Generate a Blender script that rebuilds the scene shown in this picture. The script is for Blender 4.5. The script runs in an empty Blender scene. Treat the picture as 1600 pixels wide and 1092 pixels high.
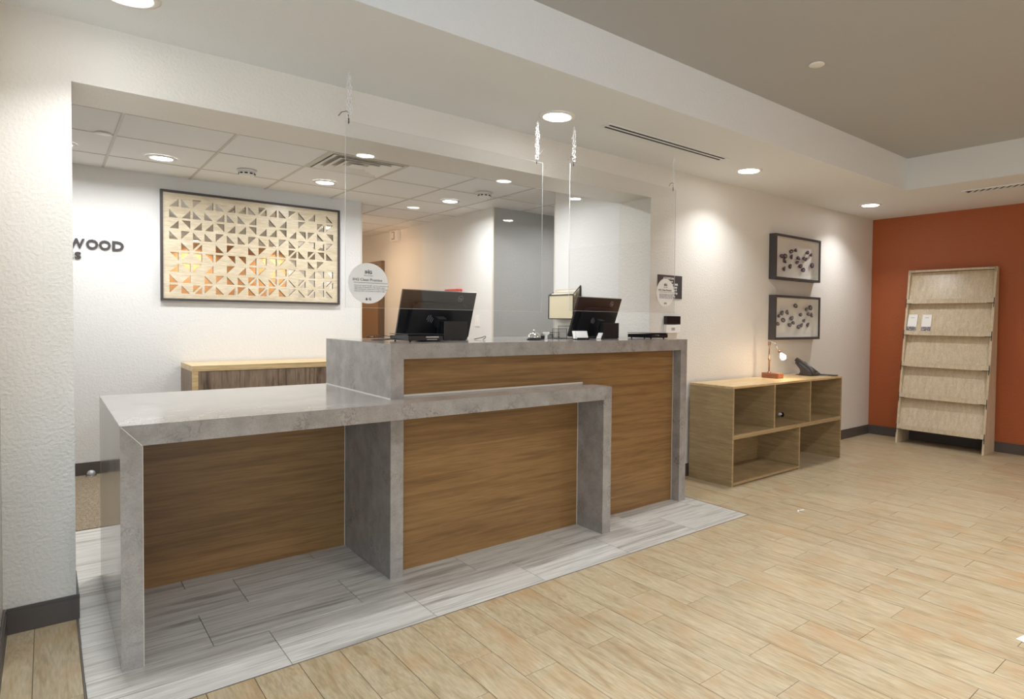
import bpy, bmesh, math, random
from mathutils import Vector, Matrix
from mathutils.geometry import tessellate_polygon
R = math.radians
random.seed(7)
C = bpy.context.scene.collection
scene = bpy.context.scene

# ------------------------------------------------------------------ camera
CAM = (-1.1751, -3.3021, 1.2488); YAW, PITCH, ROLL = 41.0604, -1.5052, 0.6917
FPX, PX, PY = 978.36, 923.63, 527.0
cam = bpy.data.cameras.new('camera'); camo = bpy.data.objects.new('camera', cam); C.objects.link(camo)
cyw, syw = math.cos(R(YAW)), math.sin(R(YAW)); cp, sp = math.cos(R(PITCH)), math.sin(R(PITCH))
fw = Vector((syw*cp, cyw*cp, sp)); rt = Vector((cyw, -syw, 0)); up = rt.cross(fw)
a = R(ROLL); r2 = rt*math.cos(a)+up*math.sin(a); u2 = -rt*math.sin(a)+up*math.cos(a)
M = Matrix((r2, u2, -fw)).transposed().to_4x4(); M.translation = Vector(CAM)
camo.matrix_world = M
cam.sensor_width = 36; cam.sensor_fit = 'HORIZONTAL'; cam.lens = FPX/1600*36
cam.shift_x = (800-PX)/1600; cam.shift_y = (PY-546)/1600
cam.clip_start = 0.02; cam.clip_end = 60
scene.camera = camo
# ------------------------------------------------------------------ light levels
W = bpy.data.worlds.new('world'); scene.world = W; W.use_nodes = True
W.node_tree.nodes['Background'].inputs[0].default_value = (0.75, 0.86, 1.0, 1)
W.node_tree.nodes['Background'].inputs[1].default_value = 1.0
P_SOFFIT, P_TRAY, P_OFFICE, P_HALL, P_WINDOW_FILL, P_BULB = 6.5, 16, 9.5, 10, 115, 1.6
WARM = (0.95, 0.975, 1.0); OFFW = (0.98, 0.99, 1.0)
vs = scene.view_settings
scene.display_settings.display_device = 'sRGB'
vs.view_transform = 'Standard'; vs.look = 'None'; vs.gamma = 1; vs.exposure = 0.1; vs.use_curve_mapping = False
scene.cycles.max_bounces = 10; scene.cycles.diffuse_bounces = 6; scene.cycles.glossy_bounces = 5
scene.cycles.transparent_max_bounces = 12; scene.cycles.use_denoising = True
scene.cycles.caustics_reflective = False; scene.cycles.caustics_refractive = False
scene.cycles.sample_clamp_indirect = 6

def s2l(r, g, b):
    f = lambda c: (c/255/12.92) if c/255 <= 0.04045 else ((c/255+0.055)/1.055)**2.4
    return (f(r), f(g), f(b), 1)

# ------------------------------------------------------------------ materials
def base_mat(name, col, rough=0.5, metal=0.0, spec=0.5, bump=None, emit=None, coat=0):
    m = bpy.data.materials.new(name); m.use_nodes = True
    nt = m.node_tree; b = nt.nodes['Principled BSDF']
    b.inputs['Base Color'].default_value = col if len(col) == 4 else (*col, 1)
    b.inputs['Roughness'].default_value = rough; b.inputs['Metallic'].default_value = metal
    b.inputs['Specular IOR Level'].default_value = spec
    if coat: b.inputs['Coat Weight'].default_value = coat; b.inputs['Coat Roughness'].default_value = 0.05
    if emit:
        b.inputs['Emission Color'].default_value = (*emit[0], 1); b.inputs['Emission Strength'].default_value = emit[1]
    if bump:
        sc, st, di = bump
        tc = nt.nodes.new('ShaderNodeTexCoord'); n = nt.nodes.new('ShaderNodeTexNoise'); n.inputs['Scale'].default_value = sc
        n.inputs['Detail'].default_value = 3
        bp = nt.nodes.new('ShaderNodeBump'); bp.inputs['Strength'].default_value = st; bp.inputs['Distance'].default_value = di
        nt.links.new(tc.outputs['Object'], n.inputs['Vector']); nt.links.new(n.outputs['Fac'], bp.inputs['Height'])
        nt.links.new(bp.outputs['Normal'], b.inputs['Normal'])
    return m

def streak_mat(name, stops, stretch, fine=60, rough=0.4, bump=0.1, vary=0.0, blotch=None, spec=0.5, distort=1.2, offset=True):
    """wood grain / veined stone: noise drawn out along one axis. stops = [(pos, colour)]; stretch = mapping scale"""
    m = bpy.data.materials.new(name); m.use_nodes = True
    nt = m.node_tree; N = nt.nodes.new; L = nt.links.new; b = nt.nodes['Principled BSDF']
    tc = N('ShaderNodeTexCoord'); oi = N('ShaderNodeObjectInfo')
    add = N('ShaderNodeVectorMath'); add.operation = 'ADD'
    mul = N('ShaderNodeVectorMath'); mul.operation = 'SCALE'; mul.inputs[0].default_value = (13.7, 7.3, 5.1)
    L(oi.outputs['Random'], mul.inputs['Scale'])
    L(tc.outputs['Object'], add.inputs[0])
    if offset: L(mul.outputs[0], add.inputs[1])
    mp = N('ShaderNodeMapping'); mp.inputs['Scale'].default_value = stretch; L(add.outputs[0], mp.inputs['Vector'])
    n1 = N('ShaderNodeTexNoise'); n1.inputs['Scale'].default_value = 1; n1.inputs['Detail'].default_value = 5
    n1.inputs['Roughness'].default_value = 0.6; n1.inputs['Distortion'].default_value = distort
    L(mp.outputs[0], n1.inputs['Vector'])
    cr = N('ShaderNodeValToRGB'); els = cr.color_ramp.elements
    els[0].position, els[0].color = stops[0]; els[1].position, els[1].color = stops[-1]
    for p, c in stops[1:-1]:
        e = els.new(p); e.color = c
    L(n1.outputs['Fac'], cr.inputs[0])
    mp2 = N('ShaderNodeMapping'); mp2.inputs['Scale'].default_value = tuple(s*fine/10 for s in stretch); L(add.outputs[0], mp2.inputs['Vector'])
    n2 = N('ShaderNodeTexNoise'); n2.inputs['Scale'].default_value = 1; n2.inputs['Detail'].default_value = 4; L(mp2.outputs[0], n2.inputs['Vector'])
    mr = N('ShaderNodeMapRange'); mr.inputs['From Min'].default_value = 0.3; mr.inputs['From Max'].default_value = 0.7
    mr.inputs['To Min'].default_value = 0.80; mr.inputs['To Max'].default_value = 1.12; L(n2.outputs['Fac'], mr.inputs['Value'])
    mx = N('ShaderNodeMix'); mx.data_type = 'RGBA'; mx.blend_type = 'MULTIPLY'; mx.inputs['Factor'].default_value = 1
    L(cr.outputs[0], mx.inputs['A'])
    last = mr.outputs[0]
    if vary:
        mv = N('ShaderNodeMapRange'); mv.inputs['To Min'].default_value = 1-vary; mv.inputs['To Max'].default_value = 1+vary*.6
        L(oi.outputs['Random'], mv.inputs['Value'])
        mm = N('ShaderNodeMath'); mm.operation = 'MULTIPLY'; L(last, mm.inputs[0]); L(mv.outputs[0], mm.inputs[1]); last = mm.outputs[0]
    L(last, mx.inputs['B'])
    out = mx.outputs['Result']
    if blotch:
        bc, bs = blotch
        n3 = N('ShaderNodeTexNoise'); n3.inputs['Scale'].default_value = bs; n3.inputs['Detail'].default_value = 3; L(add.outputs[0], n3.inputs['Vector'])
        r3 = N('ShaderNodeMapRange'); r3.inputs['From Min'].default_value = 0.5; r3.inputs['From Max'].default_value = 0.75; r3.inputs['To Max'].default_value = 0.6
        L(n3.outputs['Fac'], r3.inputs['Value'])
        m3 = N('ShaderNodeMix'); m3.data_type = 'RGBA'; L(r3.outputs[0], m3.inputs['Factor']); L(out, m3.inputs['A']); m3.inputs['B'].default_value = bc
        out = m3.outputs['Result']
    L(out, b.inputs['Base Color'])
    bp = N('ShaderNodeBump'); bp.inputs['Strength'].default_value = bump; bp.inputs['Distance'].default_value = 0.002
    L(n2.outputs['Fac'], bp.inputs['Height']); L(bp.outputs['Normal'], b.inputs['Normal'])
    b.inputs['Roughness'].default_value = rough; b.inputs['Specular IOR Level'].default_value = spec
    return m

MT = {}
MT['wall'] = base_mat('wall_paint', s2l(222, 219, 212), 0.42, bump=(75, 0.55, 0.006))
MT['wall_office'] = base_mat('office_paint', s2l(226, 226, 224), 0.5, bump=(75, 0.5, 0.005))
MT['orange'] = base_mat('orange_paint', s2l(166, 88, 47), 0.42, bump=(70, 0.6, 0.007))
MT['grey_paint'] = base_mat('grey_paint', s2l(184, 183, 180), 0.5, bump=(75, 0.7, 0.006))
MT['ceil'] = base_mat('soffit_paint', s2l(230, 234, 236), 0.7, bump=(90, 0.5, 0.005))
MT['tray'] = base_mat('taupe_paint', s2l(180, 181, 181), 0.7, bump=(90, 0.5, 0.005))
MT['tile_ceil'] = base_mat('acoustic_board', s2l(236, 237, 238), 0.9, bump=(260, 0.4, 0.002))
MT['grid'] = base_mat('grid_metal', s2l(205, 200, 193), 0.5)
MT['shadow_gap'] = base_mat('dark_cavity', s2l(45, 40, 36), 0.8)
MT['base'] = base_mat('vinyl_base', s2l(84, 77, 73), 0.45)
MT['white'] = base_mat('white_plastic', s2l(236, 234, 230), 0.35)
MT['trim_edge'] = base_mat('pale_edge_strip', s2l(215, 208, 195), 0.4)
MT['black'] = base_mat('black_plastic', s2l(30, 30, 33), 0.3)
MT['blackm'] = base_mat('black_matt', s2l(26, 26, 27), 0.55)
MT['silver'] = base_mat('silver_label', s2l(190, 192, 195), 0.3, 0.4)
MT['chrome'] = base_mat('chrome', (0.85, 0.85, 0.86), 0.12, 1.0)
MT['zinc'] = base_mat('bright_zinc', (0.93, 0.94, 0.95), 0.35, 0.85)
MT['bronze'] = base_mat('brushed_bronze', s2l(178, 150, 122), 0.3, 1.0)
MT['frame'] = base_mat('charcoal_frame', s2l(66, 62, 62), 0.5)
MT['paper'] = base_mat('white_paper', s2l(238, 237, 234), 0.7)
MT['manila'] = base_mat('cream_folder', s2l(214, 204, 175), 0.7)
MT['ink'] = base_mat('black_ink', s2l(35, 34, 35), 0.6)
MT['greyink'] = base_mat('grey_ink', s2l(140, 140, 142), 0.6)
MT['red'] = base_mat('red_plastic', s2l(200, 62, 44), 0.4)
MT['linen'] = base_mat('mount_board', s2l(240, 238, 233), 0.8)
MT['pod'] = base_mat('grey_violet_shell', s2l(78, 70, 84), 0.4)
MT['pod2'] = base_mat('shell_highlight', s2l(168, 166, 178), 0.5)
MT['doorwood'] = base_mat('tan_door', s2l(150, 118, 88), 0.45)
MT['doorframe'] = base_mat('brown_door_frame', s2l(104, 86, 70), 0.45)
MT['mirror'] = base_mat('tinted_mirror', (0.93, 0.87, 0.80), 0.03, 1.0)
MT['grout_w'] = base_mat('beige_grout', s2l(128, 112, 88), 0.9)
MT['grout_g'] = base_mat('grey_grout', s2l(118, 112, 106), 0.9)
MT['lens'] = base_mat('lamp_lens', (1, 1, 1), 0.4, emit=((1, .98, .95), 22))
MT['copper'] = base_mat('aged_copper', s2l(170, 140, 120), 0.3, 1.0)
MT['screen'] = base_mat('dark_screen', s2l(25, 27, 29), 0.08)
MT['photo'] = streak_mat('brochure_photo', [(.35, s2l(60, 58, 66)), (.5, s2l(120, 112, 122)), (.65, s2l(205, 200, 200))], (60, 60, 60), rough=.4, bump=0)
MT['panel'] = streak_mat('oak_veneer', [(.28, s2l(108, 77, 43)), (.45, s2l(128, 95, 56)), (.6, s2l(142, 108, 66)), (.78, s2l(122, 89, 52))], (1.3, 34, 34), rough=.36, bump=.1, distort=.8)
MT['oak'] = streak_mat('light_oak', [(.3, s2l(150, 128, 92)), (.5, s2l(166, 143, 105)), (.7, s2l(178, 156, 117))], (2.2, 2.2, 40), rough=.4, bump=.08, distort=.6)
MT['oaktop'] = streak_mat('light_oak_top', [(.3, s2l(190, 160, 112)), (.5, s2l(212, 184, 138)), (.7, s2l(222, 196, 150))], (2, 26, 26), rough=.35, bump=.05, distort=.6)
MT['ash'] = streak_mat('pale_ash', [(.3, s2l(196, 180, 153)), (.5, s2l(209, 193, 166)), (.7, s2l(218, 204, 180))], (38, 38, 2), rough=.3, bump=.1, distort=.5)
MT['rustic'] = streak_mat('rustic_grey_wood', [(.3, s2l(88, 72, 60)), (.45, s2l(130, 110, 92)), (.6, s2l(150, 130, 110)), (.72, s2l(100, 82, 68))], (22, 22, 2), rough=.5, bump=.2)
MT['birch'] = streak_mat('birch_sheet', [(.3, s2l(205, 190, 160)), (.7, s2l(224, 212, 188))], (3, 10, 40), rough=.3, bump=.05, distort=.4)
MT['plank'] = streak_mat('wood_look_tile', [(.27, s2l(162, 139, 107)), (.42, s2l(177, 159, 127)), (.58, s2l(188, 173, 144)), (.75, s2l(180, 165, 137))], (22, 2.6, 22), rough=.36, bump=.25, vary=.05, blotch=(s2l(178, 141, 100), 4))
MT['stone'] = streak_mat('grey_stone_tile', [(.30, s2l(132, 128, 121)), (.43, s2l(184, 181, 174)), (.55, s2l(208, 206, 200)), (.66, s2l(190, 187, 180)), (.74, s2l(150, 146, 139))], (1.2, 26, 26), rough=.3, bump=.15, vary=.06, blotch=(s2l(196, 193, 187), 3), distort=.8)
MT['brick_orange'] = base_mat('warm_panel', s2l(208, 152, 98), 0.6)
MT['basewood'] = streak_mat('red_brown_wood', [(.3, s2l(130, 80, 55)), (.7, s2l(162, 108, 80))], (20, 3, 30), rough=.4, bump=.1)

# carpet
def carpet():
    m = base_mat('loop_carpet', s2l(150, 133, 108), 0.95, bump=(420, 1.0, 0.006))
    nt = m.node_tree; b = nt.nodes['Principled BSDF']
    n = nt.nodes.new('ShaderNodeTexNoise'); n.inputs['Scale'].default_value = 170; n.inputs['Detail'].default_value = 4
    tc = nt.nodes.new('ShaderNodeTexCoord'); nt.links.new(tc.outputs['Object'], n.inputs['Vector'])
    cr = nt.nodes.new('ShaderNodeValToRGB'); cr.color_ramp.elements[0].color = s2l(112, 96, 76); cr.color_ramp.elements[1].color = s2l(184, 168, 142)
    cr.color_ramp.elements[0].position = .35; cr.color_ramp.elements[1].position = .65
    nt.links.new(n.outputs['Fac'], cr.inputs[0]); nt.links.new(cr.outputs[0], b.inputs['Base Color'])
    return m
MT['carpet'] = carpet()

# quartz: mottled grey with darker vein clusters, polished
def quartz():
    m = bpy.data.materials.new('grey_quartz'); m.use_nodes = True
    nt = m.node_tree; N = nt.nodes.new; L = nt.links.new; b = nt.nodes['Principled BSDF']
    tc = N('ShaderNodeTexCoord')
    n1 = N('ShaderNodeTexNoise'); n1.inputs['Scale'].default_value = 9; n1.inputs['Detail'].default_value = 8; n1.inputs['Roughness'].default_value = .65
    L(tc.outputs['Object'], n1.inputs['Vector'])
    cr = N('ShaderNodeValToRGB'); e = cr.color_ramp.elements
    e[0].position, e[0].color = .30, s2l(132, 127, 122); e[1].position, e[1].color = .68, s2l(162, 157, 151)
    L(n1.outputs['Fac'], cr.inputs[0])
    # thin veins where a noise crosses its middle, gated by a larger noise
    n2 = N('ShaderNodeTexNoise'); n2.inputs['Scale'].default_value = 24; n2.inputs['Detail'].default_value = 5; n2.inputs['Distortion'].default_value = 1.5
    L(tc.outputs['Object'], n2.inputs['Vector'])
    s = N('ShaderNodeMath'); s.operation = 'SUBTRACT'; s.inputs[1].default_value = .5; L(n2.outputs['Fac'], s.inputs[0])
    ab = N('ShaderNodeMath'); ab.operation = 'ABSOLUTE'; L(s.outputs[0], ab.inputs[0])
    vr = N('ShaderNodeMapRange'); vr.inputs['From Max'].default_value = .05; vr.inputs['To Min'].default_value = 1; vr.inputs['To Max'].default_value = 0
    L(ab.outputs[0], vr.inputs['Value'])
    n3 = N('ShaderNodeTexNoise'); n3.inputs['Scale'].default_value = 7; n3.inputs['Detail'].default_value = 2; L(tc.outputs['Object'], n3.inputs['Vector'])
    gr = N('ShaderNodeMapRange'); gr.inputs['From Min'].default_value = .5; gr.inputs['From Max'].default_value = .68; gr.inputs['To Max'].default_value = .75
    L(n3.outputs['Fac'], gr.inputs['Value'])
    mu = N('ShaderNodeMath'); mu.operation = 'MULTIPLY'; L(vr.outputs[0], mu.inputs[0]); L(gr.outputs[0], mu.inputs[1])
    mx = N('ShaderNodeMix'); mx.data_type = 'RGBA'; L(mu.outputs[0], mx.inputs['Factor']); L(cr.outputs[0], mx.inputs['A']); mx.inputs['B'].default_value = s2l(96, 90, 88)
    n4 = N('ShaderNodeTexNoise'); n4.inputs['Scale'].default_value = 160; n4.inputs['Detail'].default_value = 2; L(tc.outputs['Object'], n4.inputs['Vector'])
    r4 = N('ShaderNodeMapRange'); r4.inputs['From Min'].default_value = .3; r4.inputs['From Max'].default_value = .7; r4.inputs['To Min'].default_value = .9; r4.inputs['To Max'].default_value = 1.08
    L(n4.outputs['Fac'], r4.inputs['Value'])
    m4 = N('ShaderNodeMix'); m4.data_type = 'RGBA'; m4.blend_type = 'MULTIPLY'; m4.inputs['Factor'].default_value = 1
    L(mx.outputs['Result'], m4.inputs['A']); L(r4.outputs[0], m4.inputs['B'])
    L(m4.outputs['Result'], b.inputs['Base Color'])
    b.inputs['Roughness'].default_value = .12; b.inputs['Specular IOR Level'].default_value = .6
    return m
MT['quartz'] = quartz()

# thin clear sheet: fresnel mix of a mirror-like coat over a see-through body
def clear_sheet(name, ior=1.5, tint=(.985, .99, .99)):
    m = bpy.data.materials.new(name); m.use_nodes = True
    nt = m.node_tree; nt.nodes.remove(nt.nodes['Principled BSDF']); N = nt.nodes.new
    out = nt.nodes['Material Output']; t = N('ShaderNodeBsdfTransparent'); t.inputs[0].default_value = (*tint, 1)
    g = N('ShaderNodeBsdfGlossy'); g.inputs['Roughness'].default_value = .01
    f = N('ShaderNodeFresnel')   # both faces of the sheet reflect as air-to-plastic
    ge = N('ShaderNodeNewGeometry'); mr = N('ShaderNodeMapRange'); mr.inputs['To Min'].default_value = ior; mr.inputs['To Max'].default_value = 1/ior
    nt.links.new(ge.outputs['Backfacing'], mr.inputs['Value']); nt.links.new(mr.outputs[0], f.inputs['IOR'])
    x = N('ShaderNodeMixShader'); nt.links.new(f.outputs[0], x.inputs[0]); nt.links.new(t.outputs[0], x.inputs[1]); nt.links.new(g.outputs[0], x.inputs[2])
    nt.links.new(x.outputs[0], out.inputs[0])
    return m
MT['acrylic'] = clear_sheet('clear_acrylic')
MT['acrylic_edge_glint'] = base_mat('acrylic_edge_glint', s2l(225, 232, 232), .2)  # pale colour stands in for light gathering in the sheet's rim
MT['glass'] = clear_sheet('lamp_glass', 1.45)

# ------------------------------------------------------------------ mesh helpers
def me(name, bm, mat, parent=None, smooth=False, loc=None):
    bmesh.ops.recalc_face_normals(bm, faces=bm.faces)
    m = bpy.data.meshes.new(name); bm.to_mesh(m); bm.free()
    mats = mat if isinstance(mat, (list, tuple)) else [mat]
    for k in mats: m.materials.append(MT[k])
    if smooth:
        for p in m.polygons: p.use_smooth = True
    o = bpy.data.objects.new(name, m); C.objects.link(o)
    if loc: o.location = loc
    if parent: o.parent = parent
    return o

def box(bm, x0, x1, y0, y1, z0, z1, bevel=0.0, mi=0, mat=None):
    vs = [bm.verts.new(v) for v in ((x0,y0,z0),(x1,y0,z0),(x1,y1,z0),(x0,y1,z0),(x0,y0,z1),(x1,y0,z1),(x1,y1,z1),(x0,y1,z1))]
    fs = [bm.faces.new([vs[i] for i in f]) for f in ((3,2,1,0),(4,5,6,7),(0,1,5,4),(1,2,6,5),(2,3,7,6),(3,0,4,7))]
    for f in fs: f.material_index = mi
    if mat is not None:
        for v in vs: v.co = mat @ v.co
    if bevel:
        es = list({e for f in fs for e in f.edges})
        bmesh.ops.bevel(bm, geom=es, offset=bevel, segments=2, affect='EDGES', profile=.6)
    return vs

def prism(bm, pts, axis, d0, d1, mi=0):
    """extrude a closed 2D outline along an axis. axis 'y': pts are (x,z); 'z': (x,y); 'x': (y,z)"""
    def P(p, d): return {'y': (p[0], d, p[1]), 'z': (p[0], p[1], d), 'x': (d, p[0], p[1])}[axis]
    A = [bm.verts.new(P(p, d0)) for p in pts]; B = [bm.verts.new(P(p, d1)) for p in pts]
    n = len(pts); fs = [bm.faces.new(A), bm.faces.new(B[::-1])]
    for i in range(n): fs.append(bm.faces.new((A[i], A[(i+1) % n], B[(i+1) % n], B[i])))
    for f in fs: f.material_index = mi
    return A, B

def lathe(bm, prof, c=(0,0,0), seg=24, mi=0, mat=None, cap=True):
    rings = []
    for r, z in prof:
        ring = []
        for k in range(seg):
            t = 2*math.pi*k/seg; v = Vector((r*math.cos(t), r*math.sin(t), z))
            if mat is not None: v = mat @ v
            ring.append(bm.verts.new(v + Vector(c)))
        rings.append(ring)
    for i in range(len(rings)-1):
        for k in range(seg):
            f = bm.faces.new((rings[i][k], rings[i][(k+1) % seg], rings[i+1][(k+1) % seg], rings[i+1][k])); f.material_index = mi; f.smooth = True
    if cap:
        for ring in (rings[0], rings[-1]):
            f = bm.faces.new(ring); f.material_index = mi

def tube(bm, pts, r, seg=8, mi=0, closed=False):
    pts = [Vector(p) for p in pts]; rings = []; n = len(pts); prev = None
    for i, p in enumerate(pts):
        if closed: t = pts[(i+1) % n]-pts[i-1]
        else: t = pts[min(i+1, n-1)]-pts[max(i-1, 0)]
        t.normalize()
        if prev is None:
            prev = t.orthogonal().normalized()
        prev = (prev - t*prev.dot(t)).normalized(); b = t.cross(prev)
        rr = r[i] if isinstance(r, (list, tuple)) else r
        rings.append([bm.verts.new(p+prev*rr*math.cos(2*math.pi*k/seg)+b*rr*math.sin(2*math.pi*k/seg)) for k in range(seg)])
    m = n if closed else n-1
    for i in range(m):
        A, B = rings[i], rings[(i+1) % n]
        for k in range(seg):
            f = bm.faces.new((A[k], A[(k+1) % seg], B[(k+1) % seg], B[k])); f.material_index = mi; f.smooth = True
    if not closed:
        for ring in (rings[0], rings[-1]):
            f = bm.faces.new(ring); f.material_index = mi

def empty(name, label, cat, loc=(0,0,0), rz=0, group=None):
    o = bpy.data.objects.new(name, None); C.objects.link(o); o.location = loc; o.rotation_euler = (0, 0, rz)
    o.empty_display_size = .05
    return tag(o, label, cat, group)
def tag(o, label, cat, group=None):
    o['label'] = label; o['category'] = cat
    if group: o['group'] = group
    return o
def struct(name, bm, mat, parent=None):
    o = me(name, bm, mat, parent)
    if parent is None: o['kind'] = 'structure'
    return o
def part(name, mat, parent, *boxes, bevel=0.0):
    bm = bmesh.new()
    for b in boxes: box(bm, *b, bevel=bevel)
    return me(name, bm, mat, parent)

def letters(name, text, mat, parent, loc, size, depth=.0005, rot=(R(90), 0, 0), align='CENTER', fit=None, bold=0.0, stuff=False):
    """flat or raised lettering built from Blender's own font, turned into a mesh"""
    cu = bpy.data.curves.new(name, 'FONT'); cu.body = text; cu.size = size; cu.extrude = depth; cu.align_x = align
    cu.offset = bold; cu.resolution_u = 3
    t = bpy.data.objects.new(name+'_tmp', cu); C.objects.link(t)
    dg = bpy.context.evaluated_depsgraph_get(); m = bpy.data.meshes.new_from_object(t.evaluated_get(dg)); m.name = name
    bpy.data.objects.remove(t); bpy.data.curves.remove(cu)
    if fit:   # (x0, x1, z0, z1) of the finished glyphs before rotation, scaled to fit
        xs = [v.co.x for v in m.vertices]; ys = [v.co.y for v in m.vertices]
        x0, x1, y0, y1 = min(xs), max(xs), min(ys), max(ys)
        for v in m.vertices:
            v.co.x = (v.co.x-x0)/(x1-x0)*fit[0]; v.co.y = (v.co.y-y0)/(y1-y0)*fit[1]
    m.materials.clear(); m.materials.append(MT[mat])
    o = bpy.data.objects.new(name, m); C.objects.link(o); o.location = loc; o.rotation_euler = rot; o.parent = parent
    if stuff: o['kind'] = 'stuff'
    return o

def copy_tree(o, parent=None):
    c = o.copy(); C.objects.link(c)
    if parent: c.parent = parent
    for ch in list(o.children): copy_tree(ch, c)
    return c

# ------------------------------------------------------------------ key dimensions (metres; lobby wall face at y=0)
XO0, XO1, ZO, YO = -1.09, 2.285, 2.188, 0.349          # staff opening and wall depth
XW, ZC, ZT = 5.935, 2.4325, 2.71                         # orange wall, soffit, tray
ZK, YB, XB1 = 2.399, 2.9255, 1.204                       # office ceiling, back wall and its free end
XT, YG = 2.304, 2.23                                     # corridor wall, grey wall
TX0, TX1, TY0, TY1 = -1.085, 2.264, -0.9306, 1.333       # stone tile apron

# ------------------------------------------------------------------ setting
bm = bmesh.new(); box(bm, -5, 6.1, -7.2, 10, -.12, -.006); floor = struct('floor', bm, 'grout_w')
bm = bmesh.new(); box(bm, TX0, TX1, TY0, .36, -.006, -.0045); box(bm, -1.66, XO1, .36, TY1, -.006, -.0045); me('grout_bed', bm, 'grout_g', floor)
bm = bmesh.new(); box(bm, -3.2, XO1-.002, TY1+.003, 9.5, -.006, .004); box(bm, -3.2, -1.663, .355, TY1+.003, -.006, .004); box(bm, XO1-.002, 4.5, 1.2, YG, -.006, .004)
me('carpet', bm, 'carpet', floor)
bm = bmesh.new()   # dark metal strip round the stone apron
box(bm, TX0-.004, TX1+.004, TY0-.004, TY0-.001, -.006, .0012); box(bm, TX1+.001, TX1+.004, TY0, 0, -.006, .0012); box(bm, TX0-.004, TX0-.001, TY0, 0, -.006, .0012)
me('edge_strip', bm, 'grout_g', floor)

# planks run away from the wall; 0.1445 wide, 0.635 long, every other course shifted by a third
PW, PL = .1445, .635
def plank_mesh():
    bm = bmesh.new(); g = .0011
    box(bm, g, PW-g, g, PL-g, -.006, 0); m = bpy.data.meshes.new('plank')
    bmesh.ops.recalc_face_normals(bm, faces=bm.faces); bm.to_mesh(m); bm.free(); m.materials.append(MT['plank']); return m
pm = plank_mesh()
cells = []
for k in range(-28, 43):
    x0 = .0815+PW*k; x1 = x0+PW
    if x1 > XW-.0: x1 = XW
    if x1-x0 < .02: continue
    off = -1.527 if k % 2 == 0 else -1.317
    for j in range(-9, 5):
        y0 = off+PL*j; y1 = y0+PL
        ymax = 0.0
        if x0 < TX1 and x1 > TX0: # course meets the stone apron
            if x0 >= TX0-.01 or x1 <= TX1: ymax = TY0-.005
        segs = [(x0, x1, ymax)]
        if x0 < TX1 < x1: segs = [(x0, TX1, TY0-.005), (TX1+.005, x1, 0)]
        if x0 < TX0 < x1: segs = [(x0, TX0-.005, 0), (TX0, x1, TY0-.005)]
        for sx0, sx1, ym in segs:
            b0, b1 = max(y0, -5.35), min(y1, ym)
            if b1-b0 > .012 and sx1-sx0 > .012: cells.append((sx0, sx1, b0, b1))
def inview(c):
    best = None
    for x in (c[0], c[1]):
        for y in (c[2], c[3]):
            v = Vector((x, y, 0))-Vector(CAM); z = v.dot(fw)
            if z < .2: continue
            px = PX+FPX*v.dot(r2)/z; py = PY-FPX*v.dot(u2)/z
            if -30 < px < 1630 and py < 1120: best = min(best or 99, z)
    return best
ranked = sorted([(inview(c), c) for c in cells if inview(c)], key=lambda t: t[0])
single = {c for _, c in ranked[:298]}
for c in cells:
    if c in single:
        o = bpy.data.objects.new('plank', pm); C.objects.link(o); o.parent = floor
        o.location = (c[0], c[2], random.uniform(-.0005, .0003)); o.scale = ((c[1]-c[0])/PW, (c[3]-c[2])/PL, 1)
bm = bmesh.new()
for c in cells:
    if c not in single: box(bm, c[0]+.0011, c[1]-.0011, c[2]+.0011, c[3]-.0011, -.006, 0)
o = me('far_planks', bm, 'plank', floor); o['kind'] = 'stuff'
# stone tiles
for r in range(7):
    y0 = TY0+.3233*r; y1 = min(y0+.3233, TY1)
    off = -.515 if r % 2 == 0 else -.135-.57
    xa, xb = (TX0, TX1) if r < 4 else (-1.66, XO1-.002)
    if r == 4: pass
    k0 = -3
    for k in range(k0, 7):
        x0 = max(off+.569*k, xa); x1 = min(off+.569*(k+1), xb)
        if x1-x0 < .02: continue
        bm = bmesh.new(); w, h = x1-x0, y1-y0
        box(bm, .0012, w-.0012, .0012, h-.0012, -.006, .0003)
        o = me('tile', bm, 'stone', floor); o.location = (x0, y0, random.uniform(-.0003, .0003))

# lobby wall with the staff opening, plus its return beside the camera
bm = bmesh.new()
prism(bm, [(-1.31, 0), (XO0, 0), (XO0, ZO), (XO1, ZO), (XO1, 0), (XW+.15, 0), (XW+.15, 2.9), (-1.31, 2.9)], 'y', 0, YO)
struct('wall_back', bm, 'wall')
bm = bmesh.new(); box(bm, -1.7, -1.3105, -.62, YO, 0, 2.9); struct('wall_pier', bm, 'wall')
bm = bmesh.new(); box(bm, -5, -1.7005, 0, YO, 0, 2.9); struct('wall_left_of_pier', bm, 'wall')
bm = bmesh.new(); box(bm, XW, XW+.15, -7.2, -.0005, 0, 2.9); struct('wall_right', bm, 'orange')
bm = bmesh.new(); box(bm, -5.15, -5, -7.2, YO, 0, 2.9); struct('wall_left', bm, 'wall')
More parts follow.
